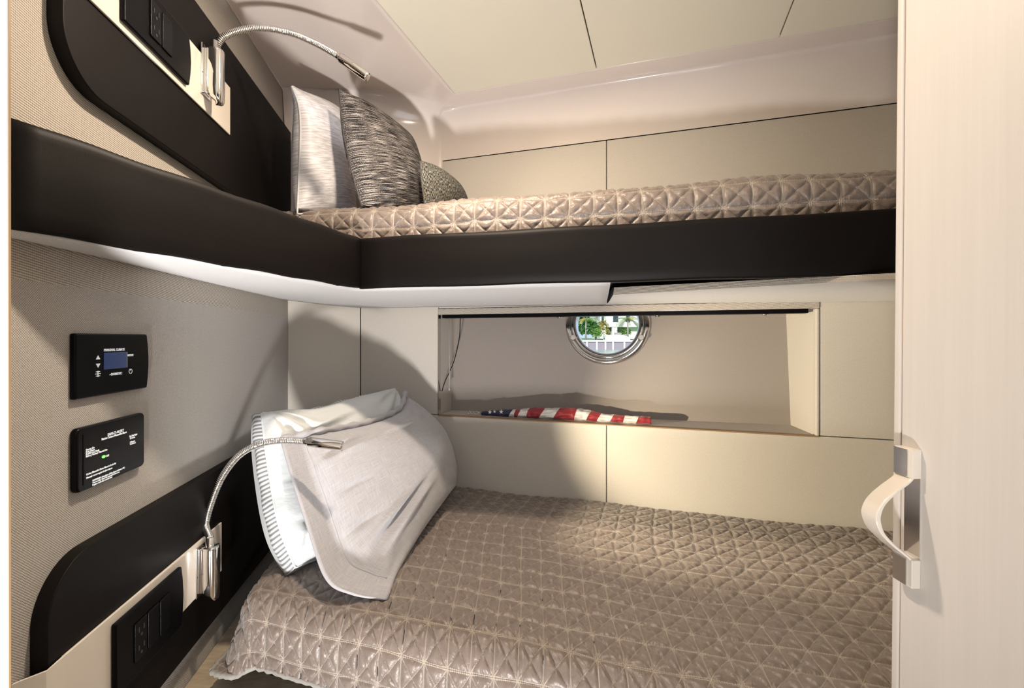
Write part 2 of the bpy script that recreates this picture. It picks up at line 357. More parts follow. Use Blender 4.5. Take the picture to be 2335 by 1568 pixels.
sA, sB = (V(.2775, 1.495, 0)-IC).dot(IR), (V(.785, 1.342, 0)-IC).dot(IR)
CFm = Frame(IC, IR, (0, 0, -1), IL)
for a, b, rr in ((0, sA, (.0, .0, .0, .012)), (sA, sB, 0), (sB, 1.5, 0)):
    prism('ceiling_panel', CFm, rrect(a+(.0045 if a == 0 else .0014), b-.0014, .0045, 1.75, rr), -(CZ+.01), -(CZ-.001), M['ceil'], ce, .003, 3)
wbox('ceiling_backing', -1.35, 1.6, -1.4, 1.9, .922, .926, M['dark'], ce)

# ------------------------------------------------------------------ upper bunk
bk = tag(empty('upper_bunk', (-.42, 1.266, .14)), 'upper berth with dark leather front board and pale fabric underside', 'bunk')
QC = Vector((-.42, 1.266, 0)); QD = Vector((.974, -.225, 0)).normalized(); QN = Vector((QD.y, -QD.x, 0))
LN0 = Vector((-.629, .571, 0)); LQ = (QC-LN0).normalized()
def board(name, a, b, na, nb, z0, z1, th, parent):       # leather board, rounded top, between two mitred ends
    prof = [(0, z0+.004), (.004, z0), (th, z0), (th, z1-.012)]
    prof += [(th/2+th/2*math.cos(x), z1-.015+.015*math.sin(x)) for x in np.linspace(.3, math.pi-.1, 8)] + [(.0, z1-.02)] + [(-.0035*math.sin(math.pi*x), z1-.02-(z1-z0-.024)*x) for x in (.2, .35, .5, .65, .8)]
    n = 24; v = []; f = []; m_ = len(prof)
    for i in range(n+1):
        q = i/n
        P = a.lerp(b, q); D = (na.lerp(nb, q))
        for (o, z) in prof: v.append(P+D*o+V(0, 0, z+.0012*math.sin(9*q*3.1+z*40)))
    for i in range(n):
        for j in range(m_): f.append([i*m_+j, i*m_+(j+1) % m_, (i+1)*m_+(j+1) % m_, (i+1)*m_+j])
    f += [list(range(m_))[::-1], [n*m_+j for j in range(m_)]]
    return mesh(name, v, f, M['leather'], parent, smooth=True)
nl = Vector((-LQ.y, LQ.x, 0)); nr = -QN if QN.y < 0 else QN
mit = (nl+nr).normalized()/math.cos(nl.angle(nr)/2)
board('side_board', LN0+V(0, 0, 0), QC-mit*0-LQ*.0008, nl*.6, mit, .138, .280, .03, bk)
board('front_board', QC+QD*.0008, QC+QD*1.66, mit, nr, .138, .280, .03, bk)
mesh('bunk_deck', [zz(LN0+nl*.005, .21), zz(QC+mit*.02, .21), zz(QC+QD*1.6+nr*.02, .21), zz(BF(SE-.05, 0, .02), .21), zz(BF(.01, 0, .02), .21), zz(CF(.01, 0, .02), .21), zz(wl(-.05, 0, .004), .21)], [[0, 1, 2, 3, 4, 5, 6]], M['dark'], bk)
def loft(name, A, B, n, m_, sag, mat_, parent, thick=0.0):
    v = []; f = []; uv = []
    def samp(P, q):
        d = [0]
        for a, b in zip(P, P[1:]): d.append(d[-1]+(b-a).length)
        s = q*d[-1]
        for i in range(len(P)-1):
            if s <= d[i+1]+1e-9: return P[i].lerp(P[i+1], (s-d[i])/max(1e-9, d[i+1]-d[i]))
        return P[-1]
    for i in range(n+1):
        a, b = samp(A, i/n), samp(B, i/n)
        for j in range(m_+1):
            q = j/m_; p = a.lerp(b, q); p.z -= sag*(math.sin(math.pi*q)); v.append(p); uv.append((i*.03, q*(b-a).length))
    for i in range(n):
        for j in range(m_): k0 = i*(m_+1)+j; f.append([k0, k0+1, k0+m_+2, k0+m_+1])
    o = mesh(name, v, f, mat_, parent, smooth=True, uvs=uv)
    if thick:
        s = o.modifiers.new('solid', 'SOLIDIFY'); s.thickness = thick; s.offset = 0
    return o
px85 = meet(1392, QC, QD)
P85 = QC+QD*px85
A_ = catmull([zz(LN0+nl*.01, .139), zz(LN0.lerp(QC, .5)+nl*.012, .139), zz(LN0.lerp(QC, .9)+nl*.015, .139)], 6)+catmull([zz(QC+mit*.02, .139), zz(QC+QD*.4+nr*.015, .139), zz(P85+nr*.015, .139)], 6)
B_ = [zz(wl(-.12, 0, .001), .137), zz(wl(.3, 0, .001), .138), zz(wl(.7, 0, .001), .14), zz(wl(tc-.005, 0, .001), .143), zz(CF(CL*.5, 0, .002), .132), zz(BF(.0, 0, .003), .124), zz(BF(sm-.002, 0, .003), .117)]
loft('underside_panel', A_, B_, 40, 10, .006, M['under'], bk, .004)
# right hand drop panel with woven front edge
E0, E1 = pt(1398, 672, 1.25), pt(2120, 631, .93)
w0, w1 = zz(BF(sm+.002, 0, .003), .117), zz(BF(SE-.01, 0, .003), .104)
loft('hatch_panel', [E0, E1], [w0, w1], 20, 8, .002, M['under'], bk)
up = V(0, 0, .021); up1 = V(0, 0, .012)
mesh('woven_edge', [E0, E1, E1+up1+V(0, .004, 0), E0+up+V(0.004, .006, 0)], [[0, 1, 2, 3]], M['fabrib'], bk, uvs=[(0, 0), (.7, 0), (.7, .02), (0, .02)])
mesh('hatch_side', [w0, E0, E0+up, w0+V(0, 0, .03)], [[0, 1, 2, 3]], M['dark'], bk)
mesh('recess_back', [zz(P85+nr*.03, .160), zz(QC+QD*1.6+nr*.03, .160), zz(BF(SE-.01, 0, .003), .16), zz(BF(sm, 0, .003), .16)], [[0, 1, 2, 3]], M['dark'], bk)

# ------------------------------------------------------------------ quilts
def clampP(P, zmin=None):
    sh_ = P.shape; Q = P.reshape(-1, 3).copy()
    for o_, n_, d_ in ((BF.o, BF.n, .004), (CF.o, CF.n, .004), (LF.o, LF.n, .005)):
        n2 = np.array(n_); dd_ = (Q-np.array(o_))@n2-d_; Q -= np.minimum(dd_, 0)[:, None]*n2
    if zmin is not None: Q[:, 2] = np.maximum(Q[:, 2], zmin)
    return Q.reshape(sh_)
def quilt(name, origin, A, B, L, Wd, top, r, dropA, dropB, shift, cells, amp, parent=None, flare=0.0, res=16, wr=.004, back_r=.03):
    """sheet over a mattress: a from the head edge, b from the back edge; rounded head and front edges"""
    cell, cellB = cells; a0, b1 = -(dropA+r*(math.pi/2-1)), Wd+dropB+r*(math.pi/2-1)
    na = int((L-a0)/cell*res); nb = int(b1/cellB*res)
    a = np.linspace(a0, L, na+1); b = np.linspace(0, b1, nb+1); AA, BB = np.meshgrid(a, b, indexing='ij')
    ea = np.maximum(0, r-AA); eb = np.maximum(0, BB-(Wd-r)); e = np.sqrt(ea**2+eb**2)+1e-9; da, db = -ea/e, eb/e
    th = np.minimum(e/r, math.pi/2); off = r*np.sin(th); down = r*(1-np.cos(th))+np.maximum(0, e-r*math.pi/2)
    down = np.minimum(down, r+np.maximum(dropA, dropB)*1.0)
    ext = np.maximum(0, e-r*math.pi/2)
    corner = 4*np.abs(da*db)
    off = off+flare*ext*(.25+corner)
    fa = np.maximum(AA, r)+da*off; fb = np.minimum(BB, Wd-r)+db*off
    if back_r:
        bb = np.minimum(BB/back_r, 1); down = down+back_r*.8*(1-np.sqrt(1-(1-bb)**2))
    # normals of the base shape
    nz = np.cos(th); nh = np.sin(th); na_, nb_ = da*nh, db*nh
    u, v_ = AA/cell, BB/cellB
    wob = .035*np.sin(u*.9+v_*.5)+.03*np.sin(v_*1.3-u*.7)
    u2, v2 = u+wob, v_+wob*.8
    dl = lambda x: np.abs(x-np.round(x))
    d1, d2 = dl(u2), dl(v2); d3, d4 = dl(u2+v2)/math.sqrt(2), dl(u2-v2)/math.sqrt(2)
    # grid lines are double stitched: a thin ridge between two grooves
    def dbl(d): return np.where(d < .030, .030-d*.0, d)
    dd = np.minimum(np.minimum(np.abs(d1-.028), np.abs(d2-.028)), np.minimum(d3, d4))
    puff = 1-np.exp(-dd/.055)
    # puckers running off the stitch lines
    def vn(x, y, s): return np.sin(x*7.1*s+3*np.sin(y*2.7*s))*np.sin(y*6.3*s+3*np.sin(x*3.3*s+1.3))
    puck = vn(u2, v2, 1.0)*.5+vn(u2+5, v2*1.3, 2.1)*.35+vn(u2*1.2, v2+9, 4.0)*.18
    h = amp*(puff+.26*puck*puff*1.0)
    big = wr*(np.sin(AA*9+BB*4)*.5+np.sin(AA*17-BB*12+1)*.3+np.sin(BB*21+AA*5)*.3)
    h = h+big
    fa = fa+na_*h; fb = fb+nb_*h; zz_ = top-down+nz*h
    sh = shift(Wd-fb)*np.clip(1-fa/L, 0, 1)
    o = np.array(origin); A_ = np.array(A); B_ = np.array(B)
    P = o[None, None, :]+(fa-sh)[..., None]*A_+fb[..., None]*B_
    P[..., 2] = zz_; P = clampP(P)
    idx = np.arange((na+1)*(nb+1)).reshape(na+1, nb+1)
    F = np.stack([idx[:-1, :-1], idx[1:, :-1], idx[1:, 1:], idx[:-1, 1:]], -1).reshape(-1, 4)
    me = bpy.data.meshes.new(name); nv = P.shape[0]*P.shape[1]
    me.vertices.add(nv); me.vertices.foreach_set('co', P.reshape(-1).astype(np.float32))
    me.loops.add(F.size); me.loops.foreach_set('vertex_index', F.reshape(-1).astype(np.int32))
    me.polygons.add(len(F)); me.polygons.foreach_set('loop_start', np.arange(0, F.size, 4, dtype=np.int32))
    me.update(calc_edges=True); me.polygons.foreach_set('use_smooth', np.ones(len(F), dtype=bool))
    ul = me.uv_layers.new(name='UVMap'); uvv = np.stack([AA/cell, BB/cellB], -1).reshape(-1, 2)[F.reshape(-1)]; ul.data.foreach_set('uv', uvv.reshape(-1).astype(np.float32))
    ob = link(name, me, M['satin'], parent); ob.modifiers.new('solid', 'SOLIDIFY').thickness = .003
    hem = [Vector(P[0, j]) for j in range(nb, -1, -3)]; hemf = [Vector(P[i, nb]) for i in range(0, na, 4)]
    return ob, hem, hemf
# lower bed
Fh = Vector((-.615, 1.0, 0)); LB = .90
lowO = Fh-WN*LB*1.0                     # back end of the head edge before the shear
LB = min(LB, (BF.o-Fh).dot(-WN)-.004); lowO = Fh-WN*LB
shl = lambda d: .45*np.minimum(d, .52)
ql, hem, hemf = quilt('bedspread', lowO, WD, WN, 1.78, LB, -.572, .07, .075, .06, shl, (.047, .060), .0066, flare=.22, res=17, wr=.005, back_r=.02)
tag(ql, 'taupe satin quilted bedspread covering the lower berth mattress', 'bedspread')
tube('binding', hem[::-1]+hemf[1:] if False else hem, .0055, M['bind'], ql, 8)
tube('binding', hemf, .0055, M['bind'], ql, 8)
base = tag(empty('bed_base', zz(Fh, -1.15)), 'dark recessed berth base on a pale oak ledge below the lower mattress', 'bed base')
def ql_pt(a, b, z):
    fb = b; sh = float(shl(LB-fb))*max(0, 1-a/1.78); return Vector(lowO)+WD*(a-sh)+WN*fb+V(0, 0, z)
def slab(name, a0, a1, b0, b1, z0, z1, m, parent, bevel=.0):
    nn = 8; pl = [ql_pt(a0, b0+(b1-b0)*i/nn, 0) for i in range(nn+1)]+[ql_pt(a1, b1, 0), ql_pt(a1, b0, 0)]
    n = len(pl); v = [zz(p, z0) for p in pl]+[zz(p, z1) for p in pl]
    return mesh(name, v, [list(range(n)), list(range(n, 2*n))]+[[i, (i+1) % n, n+(i+1) % n, n+i] for i in range(n)], m, parent, bevel=bevel)
slab('mattress', .03, 1.72, .03, LB-.04, -.695, -.60, M['white'], base)
slab('dark_plinth', .06, 1.72, .01, LB-.07, -.78, -.697, M['leather'], base)
_p = [wl(-.30, 0, .001), wl(tc-.01, 0, .001), CF(CL*.9, 0, .004), BF(.03, 0, .004), BF(SE-.06, 0, .004), BF(SE-.06, 0, .86), BF(.35, 0, .86)]
_n_ = len(_p); mesh('oak_ledge', [zz(p, -.80) for p in _p]+[zz(p, -.781) for p in _p], [list(range(_n_)), list(range(_n_, 2*_n_))]+[[i, (i+1) % _n_, _n_+(i+1) % _n_, _n_+i] for i in range(_n_)], M['oak'], base, bevel=.003)
# upper bed
UO = QC+nr*.043-QD*.36
UW = .40
quu, _, _ = quilt('bedspread', UO+nr*UW, QD, -nr, 1.98, UW, .383, .055, .06, .13, lambda d: .2*np.minimum(d, .3), (.062, .056), .0062, res=20, wr=.006, back_r=.02)
tag(quu, 'taupe satin quilted bedspread on the upper berth above the dark board', 'bedspread')

# ------------------------------------------------------------------ pillows
def pillow(name, A, B, Cc, D, eAB, eBC, eDC, eAD, T, matf, edge=.004, parent=None, n=40, pw=.42, gus=None, pipe=None, wr=.006, seed=0, uvs=(0.5, 0.5), flange=None, zmin=None, folds=()):
    """A top-left, B top-right, C bottom-right, D bottom-left; e** interior control points of the edges"""
    def crv(P, Q, mids):
        c = catmull([P]+mids+[Q], 10); c = [Vector(x) for x in c]
        d = [0]
        for x, y in zip(c, c[1:]): d.append(d[-1]+(y-x).length)
        out = []
        for q in np.linspace(0, d[-1], n+1):
            i = min(max(int(np.searchsorted(d, q))-1, 0), len(c)-2); out.append(c[i].lerp(c[i+1], (q-d[i])/max(1e-9, d[i+1]-d[i])))
        return np.array([tuple(x) for x in out])
    cAB, cDC, cAD, cBC = crv(A, B, eAB), crv(D, Cc, eDC), crv(A, D, eAD), crv(B, Cc, eBC)
    u = np.linspace(0, 1, n+1); U, Vv = np.meshgrid(u, u, indexing='ij')   # U along AB, Vv down
    U3, V3 = U[..., None], Vv[..., None]
    Mm = (1-V3)*cAB[:, None]+V3*cDC[:, None]+(1-U3)*cAD[None, :]+U3*cBC[None, :]
    a, b, c, d = [np.array(tuple(x)) for x in (A, B, Cc, D)]
    Mm -= (1-U3)*(1-V3)*a+U3*(1-V3)*b+U3*V3*c+(1-U3)*V3*d
    du = np.gradient(Mm, axis=0); dv = np.gradient(Mm, axis=1); Nn = np.cross(du, dv); Nn /= (np.linalg.norm(Nn, axis=-1, keepdims=True)+1e-9)
    Nav = Nn.mean(axis=(0, 1)); Nav /= np.linalg.norm(Nav); Nn = Nn*.4+Nav*.6
    if Nn[..., 1].mean() > 0: Nn = -Nn                       # towards the camera
    Uf, Vf = U.copy(), Vv.copy()
    if flange: f0, f1, f2, f3 = flange; Uf = np.clip((U-f0)/(1-f0-f1), 0, 1); Vf = np.clip((Vv-f2)/(1-f2-f3), 0, 1)
    prof = (np.clip(4*Uf*(1-Uf), 0, 1)**pw)*(np.clip(4*Vf*(1-Vf), 0, 1)**pw)
    rs = np.random.RandomState(seed); wv = np.zeros_like(U)
    for i in range(9):
        k1, k2, ph = rs.uniform(-9, 9), rs.uniform(-9, 9), rs.uniform(0, 6.28); wv += np.sin(k1*U+k2*Vv+ph+1.5*np.sin(3*U*Vv+i))
    wv = wv/9
    rad = np.zeros_like(U)                                   # creases running out of the corners
    for (cu, cv) in ((0, 0), (1, 0), (1, 1), (0, 1)):
        rr = np.sqrt((U-cu)**2+(Vv-cv)**2); an = np.arctan2(np.abs(Vv-cv), np.abs(U-cu)+1e-6); rad += np.sin(an*14+cu*3+cv)*np.exp(-((rr-.16)/.13)**2)*.5
    fold = sum(a_*np.exp(-((Vv-c0_-k_*U)/w0_)**2)*np.exp(-((U-u0_)/su_)**2) for a_, c0_, k_, w0_, u0_, su_ in folds) if folds else 0
    t = edge/2+T/2*prof; w_ = wr*(wv*1.6+rad*.8)*(prof**.5)+fold*prof**.3
    Fr = Mm+Nn*(t+w_)[..., None]; Bk = Mm-Nn*(t)[..., None]; Fr = clampP(Fr, zmin); Bk = clampP(Bk, zmin)
    idx = np.arange((n+1)**2).reshape(n+1, n+1); q = np.stack([idx[:-1, :-1], idx[1:, :-1], idx[1:, 1:], idx[:-1, 1:]], -1).reshape(-1, 4)
    nv = (n+1)**2; verts = np.concatenate([Fr.reshape(-1, 3), Bk.reshape(-1, 3)]); faces = [list(map(int, x)) for x in q]+[list(map(int, x[::-1]+nv)) for x in q]
    bd = list(idx[:, 0])+list(idx[-1, 1:])+list(idx[-2::-1, -1])+list(idx[0, -2:0:-1]); bd = [int(x) for x in bd]
    sideF = [[bd[i], bd[(i+1) % len(bd)], bd[(i+1) % len(bd)]+nv, bd[i]+nv] for i in range(len(bd))]
    UVs = np.stack([U*uvs[0], Vv*uvs[1]], -1).reshape(-1, 2); UVs = np.concatenate([UVs, UVs+.3])
    if not gus: faces = faces+sideF
    ob = mesh(name, verts, faces, matf, parent, smooth=True, uvs=UVs)
    for i in range(0): pass
    if gus:
        L = 0; gv = []; guv = []; gf = []; nb_ = len(bd)
        for i in range(nb_+1):
            p0, p1 = Vector(verts[bd[i % nb_]]), Vector(verts[bd[i % nb_]+nv])
            if i: L += (p0-last).length
            last = p0; ctr = (p0+p1)/2; outw = (ctr-Vector(Mm[n//2, n//2])).normalized()
            for q_ in np.linspace(0, 1, 6): gv.append(p0.lerp(p1, q_)+outw*(.012*math.sin(math.pi*q_)+.003*math.sin(L*70)*math.sin(math.pi*q_))); guv.append((q_*.06, L))
        for i in range(nb_):
            for j in range(5): k0 = i*6+j; gf.append([k0, k0+1, k0+7, k0+6])
        mesh('gusset', gv, gf, gus, ob, smooth=True, uvs=guv)
    if pipe:
        loop = [Vector((Mm+Nn*(edge/2)).reshape(-1, 3)[i]) for i in bd]; tube('piping', loop+[loop[0]], .0028, pipe, ob, 8, cap=False)
    return ob, Fr, Mm, Nn
# white pillow against the head panel (behind), grey sham in front
pw_, *_ = pillow('pillow', pt(585, 950, 1.22), pt(892, 892, 1.66), pt(960, 1130, 1.52), pt(660, 1300, 1.09),
    [pt(690, 945, 1.36), pt(800, 915, 1.53)], [pt(935, 1000, 1.62)], [pt(800, 1240, 1.28)], [pt(596, 1050, 1.17), pt(622, 1200, 1.11)],
    .16, M['white'], edge=.045, gus=M['gusset'], pipe=M['white'], n=72, wr=.026, seed=3, pw=.35, folds=((-.014, .75, .3, .03, .2, .15), (.012, .82, .3, .03, .2, .15), (-.012, .50, -.2, .025, .15, .1), (.010, .2, -.15, .03, .3, .2), (-.012, .27, -.2, .03, .3, .2), (.01, .95, .1, .03, .15, .1)), zmin=-.566)
tag(pw_, 'white pillow with grey striped gusset behind the grey sham on the lower berth', 'pillow')
ps_, Fr, Mm, Nn = pillow('pillow', pt(640, 1003, 1.16), pt(922, 898, 1.66), pt(1040, 1105, 1.68), pt(882, 1368, .985),
    [pt(720, 985, 1.26), pt(830, 965, 1.40), pt(905, 935, 1.55)], [pt(975, 955, 1.70), pt(1025, 1030, 1.72)], [pt(915, 1290, 1.13), pt(980, 1185, 1.38)], [pt(668, 1100, 1.10), pt(700, 1200, 1.05), pt(742, 1318, .985), pt(800, 1354, .975)],
    .18, M['linen'], edge=.004, n=72, wr=.014, seed=5, pw=.5, folds=((.022, .93, -.35, .022, .36, .16), (-.022, .875, -.38, .022, .38, .16), (.014, .80, -.3, .02, .3, .12), (-.012, .62, .1, .018, .2, .07), (-.014, .20, -.1, .018, .26, .12), (.013, .245, -.12, .018, .26, .12), (-.010, .40, .1, .016, .2, .07), (.009, .14, .05, .02, .6, .2)), zmin=-.566, flange=(.11, .0, .03, .0), uvs=(.7, .5))
tag(ps_, 'large pale grey linen pillow with wide flange leaning on the white pillow', 'pillow')
# raised hem line along the flange
n_ = Fr.shape[0]-1; iu = int(.115*n_)
tube('seam', [Vector(Fr[iu, j]) for j in range(2, n_-2)], .0018, M['linen'], ps_, 6)
tube('rolled_edge', [Vector(Mm[i, 0])+Vector(Nn[i, 0])*.006 for i in range(0, n_+1)], lambda i: .008+.0025*math.sin(i*.9), M['linen'], ps_, 10)
# upper berth
po, *_ = pillow('pillow', pt(664, 197, 1.36), pt(808, 272, 1.62), pt(812, 488, 1.56), pt(676, 488, 1.36),
    [pt(690, 210, 1.41), pt(745, 232, 1.5)], [pt(790, 370, 1.62)], [pt(740, 488, 1.46)], [pt(679, 240, 1.365), pt(683, 300, 1.37), pt(680, 390, 1.375)],
      .14, M['shamstripe'], edge=.006, pipe=M['white'], wr=.006, seed=8, zmin=.386, pw=.5)
tag(po, 'silvery white satin pillow with piping standing on the upper berth', 'pillow')
pr, *_ = pillow('cushion', pt(820, 420, 1.52), pt(880, 420, 1.60), pt(880, 480, 1.58), pt(828, 480, 1.48),
    [], [], [], [], .05, M['red'], edge=.004, wr=.002, seed=2, zmin=.386, n=20)
tag(pr, 'red cushion barely showing between the silvery pillow and the striped cushion', 'cushion')
pg, *_ = pillow('cushion', pt(772, 202, 1.36), pt(940, 312, 1.58), pt(975, 488, 1.56), pt(830, 488, 1.33),
    [pt(850, 245, 1.45)], [pt(962, 400, 1.58)], [pt(900, 488, 1.42)], [pt(781, 290, 1.36), pt(803, 395, 1.34)],
    .12, M['boucle'], edge=.006, wr=.004, seed=4, zmin=.386, pw=.55)
tag(pg, 'large black and white streaked boucle cushion on the upper berth', 'cushion')
pk, *_ = pillow('cushion', pt(957, 366, 1.42), pt(1040, 418, 1.56), pt(1072, 488, 1.58), pt(972, 488, 1.40),
    [pt(1000, 382, 1.47)], [pt(1063, 450, 1.57)], [pt(1020, 488, 1.48)], [pt(962, 420, 1.41)],
    .07, M['boucle2'], edge=.006, wr=.003, seed=9, zmin=.386, pw=.8, n=30)
tag(pk, 'small dark flecked cushion at the foot of the larger streaked cushion', 'cushion')

# ------------------------------------------------------------------ left wall fittings
def text(name, body, fr, t, z, d, size, m, parent, align='LEFT', sx=1.0, bold=0.0):
    c = bpy.data.curves.new(name, 'FONT'); c.body = body; c.size = size; c.align_x = align; c.extrude = .0003; c.offset = bold
    tmp = bpy.data.objects.new('tmp', c); C.objects.link(tmp); dg = bpy.context.evaluated_depsgraph_get()
    me = bpy.data.meshes.new_from_object(tmp.evaluated_get(dg)); bpy.data.objects.remove(tmp)
    n = len(me.vertices); co = np.empty(n*3); me.vertices.foreach_get('co', co); co = co.reshape(-1, 3)
    for i, vv in enumerate(me.vertices): vv.co = fr(t+co[i, 0]*sx, z+co[i, 1], d+co[i, 2])
    me.materials.clear(); return link(name, me, m, parent)
def leather_panel(z0, z1, t0, zc0, zc1, flip, label):
    root = tag(empty('headboard_panel', LF(.5, z0, WALL)), label, 'headboard')
    prism('padded_panel', LF, rrect(t0, tc-.035, z0, z1, (.002, .002, .085, .085), 14), WALL, .002, M['leather'], root, .008, 4)
    if flip: fbox('trim_plate', LF, -.02, .512, zc0, zc1, .002, .0065, M['cream'], root, .0015)
    else:
        fbox('trim_plate', LF, -.022, .465, zc0, zc1, .002, .0065, M['cream'], root, .0015)
        w = [LF(-.022, 0, .0065), LF(-.022, 0, .0), LF(-.05, 0, WALL-.012), LF(-.05, 0, WALL)]
        rp = [LF(-.018, 0, .0066), LF(-.052, 0, .0062), LF(-.074, 0, WALL+.001), LF(-.070, 0, WALL+.001), LF(-.050, 0, .0045), LF(-.018, 0, .003)]; k6 = len(rp)
        mesh('trim_return', [zz(p, z) for z in (zc0, zc1) for p in rp], [list(range(k6)), list(range(k6, 2*k6))]+[[i, (i+1) % k6, k6+(i+1) % k6, k6+i] for i in range(k6)], M['cream'], root, bevel=.001)
    return root
leather_panel(.385, .760, -.018, .528, .652, True, 'dark leather panel with cream strip on the wall above the upper berth')
leather_panel(-.690, -.326, -.045, -.583, -.4615, False, 'dark leather head panel with cream strip beside the lower berth')
def sockets(z0, z1, t0, t1, label, nsock, zs):
    root = tag(empty('socket_plate', LF((t0+t1)/2, z0, .0065)), label, 'socket plate')
    pts = [(t0, z0), (t1, z0)]+[(t1+.008*math.sin(math.pi*q), z0+(z1-z0)*q) for q in (.25, .5, .75)]+[(t1, z1), (t0, z1)]
    prism('face_plate', LF, pts, .0065, .015, M['black'], root, .003)
    w = .037; tt = (t0+t1)/2-(nsock*w)/2; zm = (z0+z1)/2
    for i in range(nsock):
        nm = 'socket' if i == 0 else 'rocker_switch'
        s = prism(nm, LF, rrect(tt+i*w+.002, tt+(i+1)*w-.002, zm-.034, zm+.034, .002, 3), .015, .0175, M['blackg'], root, .001)
        if i == 0:
            for zc in (zm+.014, zm-.018):
                for dt in (-.007, .007): fbox('slot', LF, tt+w/2+dt-.0013, tt+w/2+dt+.0013, zc, zc+.009, .0172, .018, M['dark'], s)
                prism('slot', LF, [(tt+w/2+.0028*math.cos(a), zc-.006+.0028*math.sin(a)) for a in np.linspace(0, 6.28, 13)[:-1]], .0172, .018, M['dark'], s)
    return root
sockets(.541, .648, lt(262), lt(415), 'black socket plate with switch on the cream strip near the top of the wall', 2, 0)
sockets(-.600, -.4755, lt(242), lt(397), 'black socket plate on the cream strip beside the lower berth', 3, 0)

LD = Frame(LF(0, 0, WALL+.009), LF.ax, LF.n)
def ld(px): return meet(px, LD.o, LD.ax)
th = tag(empty('thermostat', LF(lt(250), -.096, WALL)), 'black climate control panel with small blue screen on the fabric wall', 'thermostat')
t0, t1 = ld(172), ld(336)
pts = rrect(t0, t1, -.096, .007, .003, 3); a = [p for p in pts]
pts = [(t0, -.096), (t1, -.096)]+[(t1+.006*math.sin(math.pi*q), -.096+.103*q) for q in (.2, .4, .6, .8)]+[(t1, .007), (t0, .007)]
prism('housing', LD, pts, -.009, .0, M['black'], th, .003, 4)
def tz(px, py):
    t = ld(px); p = LD(t, 0, 0); return t, (HY-py)/FP*p.y
d0 = .0006
q = [tz(236, 803), tz(288, 803), tz(287, 838), tz(236, 842)]
fbox('screen', LD, q[0][0], q[1][0], (q[3][1]+q[2][1])/2, (q[0][1]+q[1][1])/2, 0, .001, M['screen'], th, .0003)
fbox('screen_edge', LD, q[1][0], q[1][0]+.0012, (q[3][1]+q[2][1])/2, (q[0][1]+q[1][1])/2, 0, .0011, mat('silver_print', (.4, .42, .45), .4), th)
a = tz(236, 802); text('lettering', 'PERSONAL CLIMATE', LD, a[0], a[1]+.001, d0, .0058, M['txt'], th, sx=.97, bold=.0001)
a = tz(290, 812); text('lettering', 'MODE', LD, a[0], a[1], d0, .0050, M['txt'], th, sx=1.1, bold=.0001)
a = tz(249, 856); text('lettering', '~DOMETIC', LD, a[0], a[1], d0, .0056, M['txt'], th, sx=1.1, bold=.0002)
for (px, py, s) in ((223, 815, 1), (223, 833, -1)):
    a = tz(px, py); prism('arrow_mark', LD, [(a[0]-.0045, a[1]-.003*s), (a[0]+.0045, a[1]-.003*s), (a[0], a[1]+.0034*s)], 0, d0+.0003, M['txt'], th)
a = tz(223, 852)
for dz, ww in ((.0035, .0045), (0, .006), (-.0035, .0045)): fbox('fan_mark', LD, a[0]-ww, a[0]+ww, a[1]+dz-.0006, a[1]+dz+.0006, 0, d0, M['txt'], th)
fbox('fan_mark', LD, a[0]-.0006, a[0]+.0006, a[1]-.005, a[1]+.005, 0, d0, M['txt'], th)
a = tz(297, 846); rr_ = .0042
tube('power_mark', [LD(a[0]+rr_*math.sin(x), a[1]+rr_*math.cos(x), .0006) for x in np.linspace(.4, 6.0, 20)], .00045, M['txt'], th, 6)
fbox('power_mark', LD, a[0]-.0004, a[0]+.0004, a[1]+.001, a[1]+.0045, 0, d0, M['txt'], th)

co = tag(empty('alarm', LF(lt(245), -.24, WALL)), 'black carbon monoxide alarm with white print and green light below the climate panel', 'alarm')
t0, t1 = ld(172), ld(328)
prism('housing', LD, rrect(t0, t1, -.242, -.141, .009, 6), -.009, .002, M['blackg'], co, .004, 4)
fbox('front_ridge', LD, t0+.012, t0+.0135, -.232, -.152, .0015, .0026, M['black'], co)
d0 = .0022
def ttl(px, py, s, size, sx=1.0): a = tz(px, py); text('lettering', s, LD, a[0], a[1], d0, size, M['txt'], co, sx=sx, bold=.00012)
ttl(242, 994, 'SAFE-T-ALERT', .0062, 1.05); ttl(228, 1004, 'Marine Carbon Monoxide Alarm', .0050, .93)
ttl(292, 997, 'Do Not Paint', .0048, .8); ttl(293, 1001.5, '65 Series', .0042, .9); ttl(293, 1010, 'Alarm', .004, 1.4); ttl(293, 1014.5, 'Test/Reset', .004, .9)
for i, (s, px, py) in enumerate((('Green: On', 192, 1028), ('Red: Alarm', 192, 1033), ('Red/Green: Fault', 192, 1038), ('Battery Backup: Normal On', 192, 1043))): ttl(px, py, s, .0044, .95)
ttl(238, 1042, 'ON', .0045)
ttl(193, 1084, 'Carbon Monoxide Alarm: Move to Fresh Air', .0042, .88); ttl(193, 1092, 'Manual reset required after alarm', .0042, 1.02)
ttl(207, 1098, 'WARNING: Actuation of this alarm indicates CO', .0040, .95); ttl(207, 1103, 'Test weekly. Read the manual before use', .0040, .95); ttl(207, 1108, 'Replace unit after stated date', .0040, .95)
a = tz(232.5, 1041); prism('green_light', LD, [(a[0]+.0035*math.cos(x), a[1]+.0022*math.sin(x)) for x in np.linspace(0, 6.28, 17)[:-1]], .001, .003, M['green'], co)

